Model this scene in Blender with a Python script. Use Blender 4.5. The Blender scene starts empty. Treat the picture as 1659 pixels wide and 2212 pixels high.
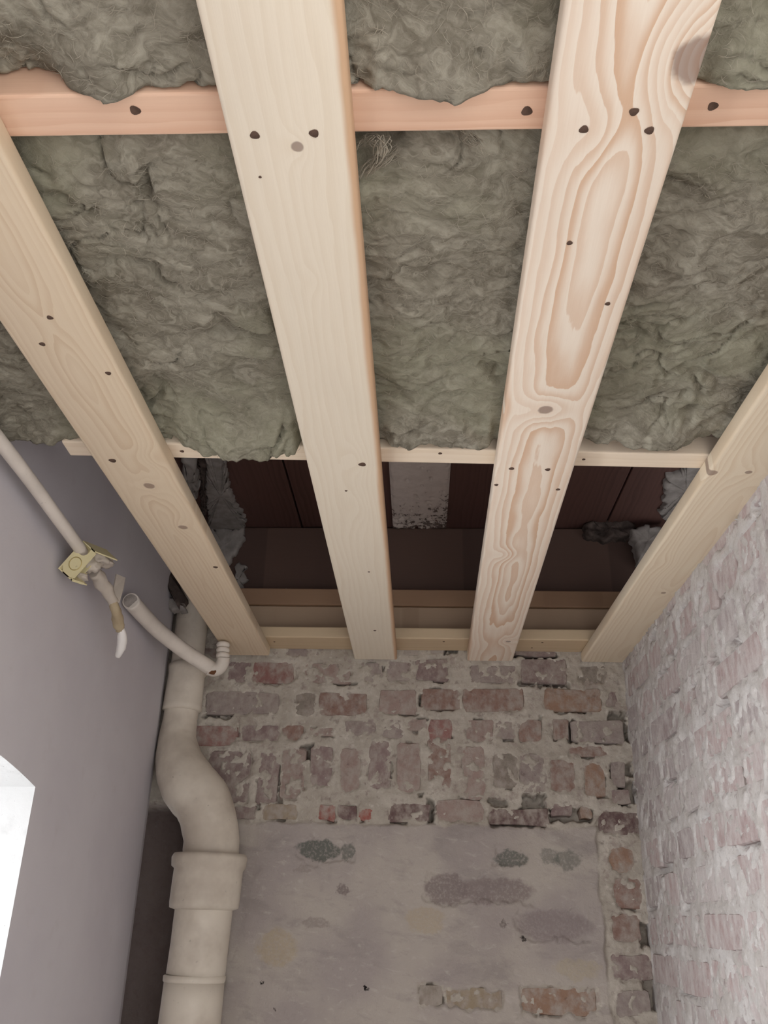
import bpy, math, random
import numpy as np
from mathutils import Matrix, Vector

# ------------------------------------------------------------------ camera / world / light
W, H = 1659.0, 2212.0
FPX, PITCH, YAW, ROLL = 1887.6, 0.44387, 0.045184, 0.022642
EYE = 1.60                                  # camera height above the floor; z below is given from the eye
sc = bpy.context.scene
COL = sc.collection
fwd = np.array([-math.sin(YAW)*math.cos(PITCH), math.cos(YAW)*math.cos(PITCH), math.sin(PITCH)])
rgt0 = np.array([math.cos(YAW), math.sin(YAW), 0.0]); up0 = np.cross(rgt0, fwd)
rgt = math.cos(ROLL)*rgt0 + math.sin(ROLL)*up0
upv = -math.sin(ROLL)*rgt0 + math.cos(ROLL)*up0
cam = bpy.data.cameras.new('camera'); camo = bpy.data.objects.new('camera', cam); COL.objects.link(camo)
m = Matrix.Identity(4)
for i in range(3):
    m[i][0] = rgt[i]; m[i][1] = upv[i]; m[i][2] = -fwd[i]
m[2][3] = EYE
camo.matrix_world = m
cam.sensor_fit = 'VERTICAL'; cam.sensor_height = 36.0; cam.lens = 36.0*FPX/H
cam.clip_start = 0.02; cam.clip_end = 100
sc.camera = camo

world = bpy.data.worlds.new('daylight'); sc.world = world; world.use_nodes = True
bg = world.node_tree.nodes['Background']
bg.inputs['Color'].default_value = (1.0, 0.985, 0.975, 1); bg.inputs['Strength'].default_value = 3.1

def area(name, loc, target, sx, sy, power, color):
    l = bpy.data.lights.new(name, 'AREA'); l.shape = 'RECTANGLE'; l.size = sx; l.size_y = sy
    l.energy = power; l.color = color
    o = bpy.data.objects.new(name, l); COL.objects.link(o)
    o.location = (loc[0], loc[1], loc[2]+EYE)
    d = Vector(target)-Vector(loc); o.rotation_euler = d.to_track_quat('-Z', 'Y').to_euler()
    return o
# daylight falling through the window opening of the left wall
area('window_daylight', (-1.60, 1.10, 0.10), (0.4, 1.32, 0.0), 0.9, 1.2, 62, (0.93, 0.96, 1.0))

sc.view_settings.view_transform = 'Standard'; sc.view_settings.look = 'None'
sc.view_settings.gamma = 1.0; sc.view_settings.use_curve_mapping = False
sc.view_settings.exposure = 0.0

# ------------------------------------------------------------------ helpers
rng = random.Random(7)
def ray(px, py): return ((px-W/2)/FPX)*rgt - ((py-H/2)/FPX)*upv + fwd
def atY(px, py, Y): r = ray(px, py); return r*Y/r[1]
def atZ(px, py, Z): r = ray(px, py); return r*Z/r[2]
def atX(px, py, X): r = ray(px, py); return r*X/r[0]

def _hash(ix, iy, iz, seed):
    h = (ix.astype(np.int64)*374761393 + iy.astype(np.int64)*668265263 + iz.astype(np.int64)*2147483647 + seed*144665) & 0xffffffff
    h = ((h ^ (h >> 13))*1274126177) & 0xffffffff
    h = ((h ^ (h >> 15))*2246822519) & 0xffffffff
    h = h ^ (h >> 16)
    return h.astype(np.float64)/4294967295.0
def vnoise(x, y, z=None, seed=0):
    x = np.asarray(x, float); y = np.asarray(y, float)
    z = np.zeros_like(x) if z is None else np.asarray(z, float)
    fx, fy, fz = np.floor(x), np.floor(y), np.floor(z)
    tx, ty, tz = x-fx, y-fy, z-fz
    ix, iy, iz = fx.astype(np.int64)+5000, fy.astype(np.int64)+5000, fz.astype(np.int64)+5000
    s = lambda t: t*t*t*(t*(t*6-15)+10)
    ux, uy, uz = s(tx), s(ty), s(tz)
    def g(dx, dy, dz):
        a = _hash(ix+dx, iy+dy, iz+dz, seed)*2*math.pi
        b = _hash(ix+dx, iy+dy, iz+dz, seed+77)*2-1
        q = np.sqrt(1-b*b)
        return np.cos(a)*q*(tx-dx)+np.sin(a)*q*(ty-dy)+b*(tz-dz)
    l = lambda a, b, t: a+(b-a)*t
    return 1.5*l(l(l(g(0,0,0), g(1,0,0), ux), l(g(0,1,0), g(1,1,0), ux), uy),
                 l(l(g(0,0,1), g(1,0,1), ux), l(g(0,1,1), g(1,1,1), ux), uy), uz)
def fbm(x, y, z=None, oct=4, seed=0, gain=.5):
    x = np.asarray(x, float); y = np.asarray(y, float); z = np.zeros_like(x) if z is None else z
    r = 0; a = 1.0
    for k in range(oct):
        r = r + a*vnoise(x, y, z, seed+k*13); x = x*2.03; y = y*2.03; z = z*2.03; a *= gain
    return r
def sstep(a, b, x):
    t = np.clip((np.asarray(x, float)-a)/(b-a), 0, 1); return t*t*(3-2*t)

def link(name, mesh, mat=None, parent=None, loc=(0, 0, 0), rot=None, smooth=False):
    if mat is not None and not mesh.materials: mesh.materials.append(mat)
    o = bpy.data.objects.new(name, mesh); COL.objects.link(o)
    if parent is not None:
        o.parent = parent
        o.location = loc
    else:
        o.location = (loc[0], loc[1], loc[2]+EYE)
    if rot is not None: o.rotation_euler = rot
    if smooth: mesh.shade_smooth()
    return o
def pyd(name, verts, faces):
    me = bpy.data.meshes.new(name); me.from_pydata([tuple(map(float, v)) for v in verts], [], faces); me.update(); return me
def grid_mesh(name, P, smooth=True, attrs=None):
    """P: (n, m, 3) array of points"""
    n, mm = P.shape[:2]
    idx = np.arange(n*mm).reshape(n, mm)
    q = np.stack([idx[:-1, :-1], idx[1:, :-1], idx[1:, 1:], idx[:-1, 1:]], -1).reshape(-1, 4)
    me = bpy.data.meshes.new(name)
    me.vertices.add(n*mm); me.vertices.foreach_set('co', P.reshape(-1).astype(np.float32))
    me.loops.add(q.size); me.loops.foreach_set('vertex_index', q.reshape(-1).astype(np.int32))
    me.polygons.add(len(q)); me.polygons.foreach_set('loop_start', np.arange(0, q.size, 4, dtype=np.int32))
    me.polygons.foreach_set('loop_total', np.full(len(q), 4, dtype=np.int32))
    for k, v in (attrs or {}).items():
        a = me.attributes.new(k, 'FLOAT', 'POINT'); a.data.foreach_set('value', np.asarray(v).reshape(-1).astype(np.float32))
    me.update(); me.validate()
    if smooth: me.shade_smooth()
    return me
def box_vf(x0, x1, y0, y1, z0, z1, bev=0.0):
    """box with its four long (y) edges rounded by bev"""
    if bev <= 0: prof = [(x0, z0), (x1, z0), (x1, z1), (x0, z1)]
    else:
        prof = []
        for cx, cz, a0 in ((x0+bev, z0+bev, 180), (x1-bev, z0+bev, 270), (x1-bev, z1-bev, 0), (x0+bev, z1-bev, 90)):
            for k in range(4):
                a = math.radians(a0+30*k); prof.append((cx+bev*math.cos(a), cz+bev*math.sin(a)))
    n = len(prof); V = [(p[0], y0, p[1]) for p in prof]+[(p[0], y1, p[1]) for p in prof]
    F = [tuple(range(n)), tuple(range(2*n-1, n-1, -1))]
    F += [(k, k+n, (k+1) % n+n, (k+1) % n) for k in range(n)]
    return V, F
def tube_mesh(name, pts, radii, seg=24, cap=True, wob=0.0, seed=0):
    pts = [np.array(p, float) for p in pts]; V = []; F = []
    n = len(pts); prev = None
    ai, ak = np.meshgrid(np.arange(n), np.arange(seg)*2*math.pi/seg, indexing='ij')
    WN = vnoise(np.cos(ak)*1.3+seed, np.sin(ak)*1.3, ai*.35)
    for i, p in enumerate(pts):
        t = pts[min(i+1, n-1)]-pts[max(i-1, 0)]; t /= np.linalg.norm(t)
        if prev is None:
            a = np.array([1.0, 0, 0]) if abs(t[0]) < .8 else np.array([0, 1.0, 0])
        else: a = prev
        u = a-t*np.dot(a, t); u /= np.linalg.norm(u); prev = u; v = np.cross(t, u)
        for k in range(seg):
            ang = 2*math.pi*k/seg
            r = radii[i]
            if wob: r = r*(1+wob*WN[i, k])
            V.append(p+r*(math.cos(ang)*u+math.sin(ang)*v))
    for i in range(n-1):
        for k in range(seg):
            F.append((i*seg+k, i*seg+(k+1) % seg, (i+1)*seg+(k+1) % seg, (i+1)*seg+k))
    if cap:
        F.append(tuple(range(seg-1, -1, -1))); F.append(tuple((n-1)*seg+k for k in range(seg)))
    me = pyd(name, V, F)
    for pl in me.polygons: pl.use_smooth = len(pl.vertices) == 4
    return me
def spline(pts, k=6):
    """Catmull-Rom through rows of numbers (coordinates and radius alike)"""
    P = np.array(pts, float); P = np.vstack([2*P[0]-P[1], P, 2*P[-1]-P[-2]]); out = []
    for i in range(1, len(P)-2):
        for j in range(k):
            t = j/k; a, b, c, d = P[i-1:i+3]
            out.append(.5*((2*b)+(-a+c)*t+(2*a-5*b+4*c-d)*t*t+(-a+3*b-3*c+d)*t**3))
    out.append(P[-2]); return np.array(out)
def thing(name, label, cat, loc=(0, 0, 0), group=None):
    o = bpy.data.objects.new(name, None); COL.objects.link(o); o.location = (loc[0], loc[1], loc[2]+EYE)
    o.empty_display_size = .05
    return tag(o, label, cat, group)
def tag(o, label, cat, group=None):
    o['label'] = label; o['category'] = cat
    if group: o['group'] = group
    return o
def struct(o, label=None):
    o['kind'] = 'structure'
    if label: o['label'] = label
    return o

# ---- shader building
class X:
    """a socket with arithmetic"""
    def __init__(s, t, sock): s.t = t; s.s = sock
    def _m(s, op, o=None, c=None, clamp=False):
        n = s.t.nodes.new('ShaderNodeMath'); n.operation = op; n.use_clamp = clamp
        for i, v in enumerate((s, o, c)):
            if v is None: continue
            if isinstance(v, X): s.t.links.new(v.s, n.inputs[i])
            else: n.inputs[i].default_value = v
        return X(s.t, n.outputs[0])
    def __add__(s, o): return s._m('ADD', o)
    def __sub__(s, o): return s._m('SUBTRACT', o)
    def __mul__(s, o): return s._m('MULTIPLY', o)
    def __truediv__(s, o): return s._m('DIVIDE', o)
    def __pow__(s, o): return s._m('POWER', o)
    def rsub(s, v): return (s*-1.0)+v
    def sqrt(s): return s._m('SQRT')
    def abs(s): return s._m('ABSOLUTE')
    def fract(s): return s._m('FRACT')
    def exp(s): return s._m('EXPONENT')
    def max(s, o): return s._m('MAXIMUM', o)
    def min(s, o): return s._m('MINIMUM', o)
    def step(s, a, b):
        n = s.t.nodes.new('ShaderNodeMapRange'); n.interpolation_type = 'SMOOTHSTEP'
        s.t.links.new(s.s, n.inputs[0]); n.inputs[1].default_value = a; n.inputs[2].default_value = b
        n.inputs[3].default_value = 0; n.inputs[4].default_value = 1
        return X(s.t, n.outputs[0])
class Mat:
    def __init__(s, name, rough=.8, spec=.3):
        s.m = bpy.data.materials.new(name); s.m.use_nodes = True; s.t = s.m.node_tree
        s.b = s.t.nodes['Principled BSDF']; s.b.inputs['Roughness'].default_value = rough
        s.b.inputs['Specular IOR Level'].default_value = spec
        tc = s.t.nodes.new('ShaderNodeTexCoord'); s.obj = tc.outputs['Object']
        sp = s.t.nodes.new('ShaderNodeSeparateXYZ'); s.t.links.new(s.obj, sp.inputs[0])
        s.x, s.y, s.z = (X(s.t, sp.outputs[i]) for i in range(3))
    def vec(s, x, y, z):
        n = s.t.nodes.new('ShaderNodeCombineXYZ')
        for i, v in enumerate((x, y, z)):
            if isinstance(v, X): s.t.links.new(v.s, n.inputs[i])
            else: n.inputs[i].default_value = v
        return n.outputs[0]
    def noise(s, scale, detail=4, rough=.55, vec=None, dist=0.0):
        n = s.t.nodes.new('ShaderNodeTexNoise'); s.t.links.new(vec if vec is not None else s.obj, n.inputs['Vector'])
        n.inputs['Scale'].default_value = scale; n.inputs['Detail'].default_value = detail
        n.inputs['Roughness'].default_value = rough; n.inputs['Distortion'].default_value = dist
        return X(s.t, n.outputs['Fac'])
    def mix(s, f, a, b):
        n = s.t.nodes.new('ShaderNodeMix'); n.data_type = 'RGBA'
        for i, v in ((0, f), (6, a), (7, b)):
            if isinstance(v, X): s.t.links.new(v.s, n.inputs[i])
            elif hasattr(v, 'links'): s.t.links.new(v, n.inputs[i])
            elif isinstance(v, (int, float)): n.inputs[i].default_value = v
            else: n.inputs[i].default_value = (*v, 1) if len(v) == 3 else v
        return n.outputs[2]
    def attr(s, name):
        n = s.t.nodes.new('ShaderNodeAttribute'); n.attribute_name = name; return X(s.t, n.outputs['Fac'])
    def color(s, c):
        if hasattr(c, 'links'): s.t.links.new(c, s.b.inputs['Base Color'])
        else: s.b.inputs['Base Color'].default_value = (*c, 1)
        return s
    def bump(s, h, dist=.002, strength=1.0):
        n = s.t.nodes.new('ShaderNodeBump'); n.inputs['Distance'].default_value = dist; n.inputs['Strength'].default_value = strength
        s.t.links.new(h.s, n.inputs['Height']); s.t.links.new(n.outputs[0], s.b.inputs['Normal']); return s
def lin(r, g, b):
    f = lambda c: (c/255/12.92) if c/255 <= .04045 else ((c/255+.055)/1.055)**2.4
    return (f(r), f(g), f(b))

# ---- materials
def wood(name, early, late, u0=0.0, d0=.02, ring=.006, damp=.03, dslope=0.0, knots=(), contrast=.8, seed=0.0, sharp=.6, edge=None):
    """flat-sawn softwood: rings of a log cut along y; x is across the board. knots: (x, y, rx, ry, lift, core radius or 0)"""
    M = Mat(name, rough=.62, spec=.25)
    nv = M.noise(1.0, 3, .5, M.vec(seed+3.1, M.y*1.6, M.x*3.0))
    nw = M.noise(1.0, 3, .55, M.vec(M.x*18.0, M.y*5.0, seed))
    d = (M.y*dslope)+(nv-.5)*(damp*2)+d0
    u = (M.x-u0)+(nw-.5)*.010
    F = ((u*u)+(d*d)).sqrt()*(1.0/ring)
    core = None
    for (kx, ky, rx, ry, lift, rc) in knots:
        a = (M.x-kx)/rx; b = (M.y-ky)/ry
        q = (a*a)+(b*b)
        F = F+((q*-1.0).exp()*lift)
        if rc:
            a2 = (M.x-kx)/rc; b2 = (M.y-ky)/(rc*1.0)
            dd = ((a2*a2)+(b2*b2)).sqrt()+(M.noise(60, 3)-.5)*.5
            c1 = dd.step(1.15, .8)
            core = c1 if core is None else core.max(c1)
    F = F+(M.noise(1.0, 4, .6, M.vec(M.x*70.0, M.y*9.0, seed+1))-.5)*.55
    F = F+(M.noise(1.0, 2, .5, M.vec(M.x*26.0, M.y*3.0, seed+5))-.5)*2.4
    saw = F.fract()
    wn = M.t.nodes.new('ShaderNodeTexWhiteNoise'); wn.noise_dimensions = '1D'
    M.t.links.new((F._m('FLOOR')+seed*3.7).s, wn.inputs['W'])
    lw = saw.step(.0, .9)*saw.step(1.0, .95)
    lw = (lw**(1/sharp))*((X(M.t, wn.outputs[0])*.75+.25)*contrast)
    fib = M.noise(1.0, 3, .6, M.vec(M.x*520.0, M.y*14.0, M.z*520.0))
    blot = M.noise(1.0, 3, .5, M.vec(M.x*14.0, M.y*4.0, seed+9))
    c = M.mix(lw, early, late)
    c = M.mix((fib-.5)*.22+.04, c, tuple(v*.78 for v in late))
    c = M.mix(blot.step(.5, .8)*.25, c, tuple(v*.86 for v in early))
    if edge: c = M.mix((M.x+(nw-.5)*.008).step(edge[0]-.004, edge[0]+.003)*.75, c, edge[1])
    if core is not None: c = M.mix(core*.66, c, lin(112, 84, 76))
    M.color(c); M.bump(lw*.3+fib*.4, .0006, .4)
    return M.m
PALE, PALE2 = lin(226, 211, 184), lin(196, 166, 130)

def wool_mat():
    M = Mat('mineral_wool', rough=.95, spec=.05)
    w = M.noise(9, 4, .6)
    v = M.vec(M.x*26.0+w*6.0, M.y*42.0+w*7.0, M.z*30.0)
    f1 = M.noise(1.0, 6, .68, v, .8)
    f2 = M.noise(1.0, 5, .7, M.vec(M.x*150.0+w*10.0, M.y*210.0-w*14.0, M.z*150.0), .6)
    big = M.noise(5, 3, .5)
    c = M.mix(f1.step(.32, .72), lin(116, 110, 97), lin(164, 159, 144))
    c = M.mix(big.step(.42, .65)*.55, c, lin(144, 143, 122))
    c = M.mix(f2.step(.62, .85)*.5, c, lin(172, 166, 150))
    c = M.mix(f2.step(.42, .22)*.4, c, lin(92, 82, 70))
    M.color(c); M.bump(f1*1.0+f2*.45, .005, .6)
    return M.m
WOOL = wool_mat()

def plaster_mat():
    M = Mat('lilac_plaster', rough=.75, spec=.2)
    a = M.noise(2.2, 4, .55); b = M.noise(26, 4, .6); f = M.noise(300, 2, .5)
    c = M.mix(a.step(.3, .7), lin(192, 187, 192), lin(204, 200, 203))
    c = M.mix(b.step(.55, .8)*.2, c, lin(180, 172, 172))
    M.color(c); M.bump(a*.5+b*.25+f*.06, .004, .5); return M.m
PLASTER = plaster_mat()

def reveal_mat():
    M = Mat('white_reveal', rough=.8, spec=.2)
    n = M.noise(35, 4, .6); k = M.noise(170, 3, .6)
    c = M.mix(n.step(.5, .75)*.3, lin(186, 186, 186), lin(150, 149, 149))
    c = M.mix(k.step(.66, .76)*.8, c, lin(96, 92, 90))
    M.color(c); M.bump(n, .002, .5); return M.m
REVEAL = reveal_mat()

def mortar_mat(name, cols, pl_cols, spots=()):
    """lime mortar; the 'plaster' attribute marks where smooth render covers it; spots are stains of their own shape"""
    M = Mat(name, rough=.92, spec=.1)
    n1 = M.noise(14, 5, .62); n2 = M.noise(60, 4, .6); n3 = M.noise(5, 3, .5); n4 = M.noise(190, 3, .6)
    c = M.mix(n1.step(.35, .68), cols[0], cols[1])
    c = M.mix(n2.step(.56, .74)*.55, c, cols[2])
    c = M.mix(n2.step(.44, .28)*.6, c, cols[3])
    n5 = M.noise(24, 5, .7, M.vec(M.x+7.0, M.y+2.0, M.z)); c = M.mix(n5.step(.54, .66)*.6, c, cols[4])
    st = M.noise(1.0, 5, .62, M.vec(M.x*7.0+M.z*5.0, M.y*7.0, M.z*17.0), .5)
    p = M.mix(n3.step(.35, .65), pl_cols[0], pl_cols[1])
    st2 = M.noise(1.0, 5, .65, M.vec(M.x*30.0-M.z*26.0, M.y*7.0, M.z*70.0+M.x*20.0), .6)
    p = M.mix(st.step(.50, .68)*.7, p, pl_cols[2])
    p = M.mix(st2.step(.55, .72)*.45, p, pl_cols[3])
    p = M.mix(st2.step(.45, .30)*.35, p, pl_cols[2])
    p = M.mix(n2.step(.62, .75)*.35, p, pl_cols[3])
    c = M.mix(M.attr('plaster'), c, p)
    c = M.mix(M.attr('pipe_shade')*.9, c, lin(84, 72, 70))        # shade behind the drain pipe, painted in as dark colour
    wx = M.noise(45, 4, .65); wz = M.noise(38, 4, .65, M.vec(M.x+3.0, M.y, M.z))
    for (sx, sz, rx, rz, colr, amt) in spots:
        a = (M.x-sx+(wx-.5)*.045)/rx; b = (M.z-sz+(wz-.5)*.035)/rz
        k = ((a*a)+(b*b)).sqrt().step(1.1, .8)*(n4.step(.3, .56)*.55+.45)
        c = M.mix(k*amt, c, colr)
    M.color(c); M.bump(n1*.5+n2*.5+n4*.25, .006, .7)
    return M.m

def brick_mat(name, wash, wash_lo, wash_hi, streak):
    M = Mat(name, rough=.9, spec=.1)
    oi = M.t.nodes.new('ShaderNodeObjectInfo'); rnd = X(M.t, oi.outputs['Random'])
    v = M.vec(M.x+rnd*17.0, M.y+rnd*9.0, M.z+rnd*31.0)
    n1 = M.noise(22, 5, .65, v); n2 = M.noise(75, 5, .65, v); n3 = M.noise(1.0, 4, .6, M.vec(M.x*60.0+rnd*17.0, M.y*60.0+rnd*9.0, M.z*(60.0/streak)+rnd*31.0))
    c = M.mix((n1.step(.4, .68))*.3, oi.outputs['Color'], lin(112, 88, 84))
    c = M.mix((n2.step(.56, .7))*.5, c, lin(96, 78, 76))
    c = M.mix(((n3*.6)+(n1*.4)).step(wash_lo, wash_hi)*.85, c, wash)
    M.color(c); M.bump(n1*.6+n2*.6, .005, .7)
    return M.m

def paint_mat(name, base, dirt, amt=.35, rough=.5, spots=.66):
    M = Mat(name, rough=rough, spec=.35)
    n = M.noise(9, 4, .6); k = M.noise(55, 4, .65)
    c = M.mix(n.step(.35, .7)*amt, base, dirt)
    c = M.mix(k.step(spots, spots+.1)*.5, c, tuple(v*.45 for v in dirt))
    M.color(c); M.bump(n*.6+k*.3, .003, .35); return M.m
CREAM = paint_mat('cream_pipe_paint', lin(208, 199, 185), lin(172, 160, 146), .8, .5, .655)
WHITE_PVC = paint_mat('white_conduit', lin(222, 213, 203), lin(186, 178, 168), .45)
YELLOW = paint_mat('yellowed_plastic', lin(216, 206, 164), lin(196, 180, 134), .4)
GREYGYP = paint_mat('grey_plaster_lump', lin(196, 186, 174), lin(150, 138, 128), .5, .9)
DIRTY = paint_mat('dirty_cable_sheath', lin(176, 160, 132), lin(126, 108, 84), .6, .7)
def simple(name, c, rough=.8, spec=.2, var=.25, scale=40):
    M = Mat(name, rough=rough, spec=spec); n = M.noise(scale, 4, .6)
    M.color(M.mix(n.step(.35, .7), tuple(v*(1-var) for v in c), tuple(v*(1+var) for v in c))); M.bump(n, .002, .4); return M.m
SCREW = simple('dark_screw', lin(92, 74, 64), .8, .1)
HOLE = simple('screw_hole_shadow_steel', lin(58, 46, 40), .6, .3)
RUST = simple('brown_tear', lin(120, 82, 56), .8)

# ------------------------------------------------------------------ key planes (metres from the eye)
XL, XR, YB = -0.62, 0.515, 2.16
ZB, TB = 0.61, 0.026                 # underside of the long battens, their thickness
ZC = ZB+TB+.0005                     # underside of the cross battens
ZTOP = 0.98                          # old ceiling

# ------------------------------------------------------------------ floor, old ceiling
V, F = box_vf(-1.0, 1.0, -1.2, 2.5, -EYE-.05, -EYE)
struct(link('floor', pyd('floor', V, F), simple('pale_dusty_screed', lin(196, 188, 180), .85)), 'pale dusty screed floor')
DARKPLANK = wood('dark_old_plank', lin(92, 66, 60), lin(70, 50, 46), ring=.012, contrast=.6, seed=4.0)
V, F = box_vf(-.9, .9, -1.2, 2.5, ZTOP+.02, ZTOP+.06)
ceil = struct(link('ceiling', pyd('ceiling', V, F), DARKPLANK), 'dark brown boarding of the old ceiling')
x = -.88
for k, w in enumerate((.30, .26, .255, .27, .29, .28)):
    x1 = x+w
    V, F = box_vf(-(w-.004)/2, (w-.004)/2, -1.7, 1.7, 0, .02, .002)
    link('plank', pyd('plank', V, F), DARKPLANK, ceil, ((x+x1)/2, .8, ZTOP+rng.uniform(-.002, .002)))
    x = x1
# old paint left on the ceiling
def chipped():
    M = Mat('flaking_white_paint', rough=.9, spec=.1)
    n = M.noise(30, 5, .7); k = M.noise(80, 5, .7)
    e = (M.y-1.90)*.42+(((M.x-.02)*1.3).max(0.0))          # flaking grows towards the wall end and one side
    c = M.mix(((n*.5+k*.5)+e).step(.615, .64), lin(196, 184, 176), lin(60, 46, 42))
    c = M.mix((n.step(.4, .6))*.3, c, lin(166, 152, 144))
    M.color(c); M.bump(n*.5+k*.5, .003, .6); return M.m
NX, NY = 46, 110
yy, xx = np.meshgrid(np.linspace(1.60, 2.152, NY), np.linspace(-.072, .072, NX), indexing='ij')
ed = np.minimum(np.minimum(xx+.072, .072-xx)*1.6, (2.152-yy))
nn = fbm(xx*40, yy*40, seed=3)
zz = ZTOP-.004-.006*sstep(.0, .006, ed+nn*.006-.003)
zz = zz+.0085*sstep(.35, .5, fbm(xx*55, yy*55, seed=9)+.55*sstep(1.98, 2.16, yy)-.2)
link('paint_patch', grid_mesh('paint_patch', np.stack([xx, yy, zz], -1)), chipped(), ceil)

V, F = box_vf(-.95, -.05, -1.05, -1.0, -EYE, ZTOP)
struct(link('wall_light_block', pyd('wall_light_block', V, F), PLASTER), 'unseen plastered wall behind the camera, added to shape the light')  # unseen wall, added to block part of the daylight from behind
# ------------------------------------------------------------------ wall_left with its window opening
def arch(y):                          # segmental head over the opening
    yc, half, R = 1.047, .40, 1.9
    t = np.clip((y-yc)/half, -1, 1)
    return .194+math.sqrt(R*R-(half*t)**2)-math.sqrt(R*R-half**2)
YO0, YO1, SILL = .647, 1.447, -.75
ys = [-1.2, 0.0, .4]+list(np.linspace(YO0, YO1, 25))+[1.55, 1.75, 1.95, 2.07, 2.10, 2.125, 2.145, 2.16, 2.17]
def xl(y): return XL-.055*max(0.0, (y-2.07)/.10)**2
V = []; F = []
def quad(a, b, c_, d):
    n0 = len(V); V.extend([a, b, c_, d]); F.append((n0, n0+1, n0+2, n0+3))
for a, b in zip(ys[:-1], ys[1:]):
    if a >= YO0-1e-6 and b <= YO1+1e-6:
        quad((XL, a, -EYE), (XL, a, SILL), (XL, b, SILL), (XL, b, -EYE))
        quad((XL, a, arch(a)), (XL, a, ZTOP), (XL, b, ZTOP), (XL, b, arch(b)))
    else:
        quad((xl(a), a, -EYE), (xl(a), a, ZTOP), (xl(b), b, ZTOP), (xl(b), b, -EYE))
wl = struct(link('wall_left', pyd('wall_left', V, F), PLASTER), 'smooth lilac grey plastered wall')
V = []; F = []
XO = XL-.30
for a, b in zip(ys[:-1], ys[1:]):
    if a >= YO0-1e-6 and b <= YO1+1e-6:
        quad((XL, a, arch(a)), (XL, b, arch(b)), (XO, b, arch(b)), (XO, a, arch(a)))
        quad((XL, b, SILL), (XL, a, SILL), (XO, a, SILL), (XO, b, SILL))
quad((XL, YO1, SILL), (XO, YO1, SILL), (XO, YO1, arch(YO1)), (XL, YO1, arch(YO1)))
quad((XL, YO0, SILL), (XL, YO0, arch(YO0)), (XO, YO0, arch(YO0)), (XO, YO0, SILL))
link('window_reveal', pyd('window_reveal', V, F), REVEAL, wl)
# outer face so that light enters only by the opening
V, F = box_vf(XO-.02, XO, -1.2, YO0, -EYE, ZTOP+.05); v2, f2 = box_vf(XO-.02, XO, YO1, YB+.3, -EYE, ZTOP+.05)
F += [tuple(i+len(V) for i in f) for f in f2]; V += v2
v2, f2 = box_vf(XO-.02, XO, YO0, YO1, .30, ZTOP+.05); F += [tuple(i+len(V) for i in f) for f in f2]; V += v2
link('outer_leaf', pyd('outer_leaf', V, F), PLASTER, wl)
# window frame set deep in the opening
win = bpy.data.objects.new('window_1', None); COL.objects.link(win); win.location = (XO+.03, 1.047, SILL+EYE)
struct(win, 'white window frame deep in the arched opening')
FR = simple('white_frame_paint', lin(225, 224, 220), .5, .3, .05)
for (y0, y1, z0, z1) in ((-.4, -.35, 0, .94), (.35, .4, 0, .94), (-.35, .35, 0, .05), (-.35, .35, .90, .945), (-.02, .02, .05, .90)):
    V, F = box_vf(-.025, .025, y0, y1, z0, z1, .004); link('frame_bar', pyd('frame_bar', V, F), FR, win)

# ------------------------------------------------------------------ bricks
def brick_mesh(w, h, d, seed, axis):
    """irregular fired brick: rounded 12-cornered face with a chamfer; face in (a, z), depth away from the room"""
    r = random.Random(seed); a, b = w/2, h/2
    c = min(w, h)*.10
    prof = [(-a+c, -b), (0, -b), (a-c, -b), (a, -b+c), (a, 0), (a, b-c), (a-c, b), (0, b), (-a+c, b), (-a, b-c), (-a, 0), (-a, -b+c)]
    prof = [(p+r.uniform(-1, 1)*.0028, q+r.uniform(-1, 1)*.0028) for p, q in prof]
    n = len(prof); t1, t2 = r.uniform(-.012, .012), r.uniform(-.02, .02)
    V = []
    for (p, q) in prof: V.append((p*.95, -(p*t1+q*t2)+r.uniform(-.0008, .0008), q*.93))
    for (p, q) in prof: V.append((p, .005+r.uniform(-.001, .0015), q))
    for (p, q) in prof: V.append((p, d, q))
    V.append((0, -r.uniform(0, .001), 0))
    F = [(3*n, (k+1) % n, k) for k in range(n)]
    F += [(k, (k+1) % n, (k+1) % n+n, k+n) for k in range(n)]+[(k+n, (k+1) % n+n, (k+1) % n+2*n, k+2*n) for k in range(n)]
    if axis == 'x': V = [(v[1], -v[0], v[2]) for v in V]
    return pyd('brick', V, F)
PAL = dict(g=(146, 134, 130), m=(132, 114, 112), r=(140, 104, 99), R=(150, 78, 68), b=(136, 110, 100), o=(150, 122, 104), t=(150, 136, 116),
           d=(106, 86, 84), p=(150, 131, 124), n=(134, 126, 116), w=(166, 158, 150))
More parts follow.
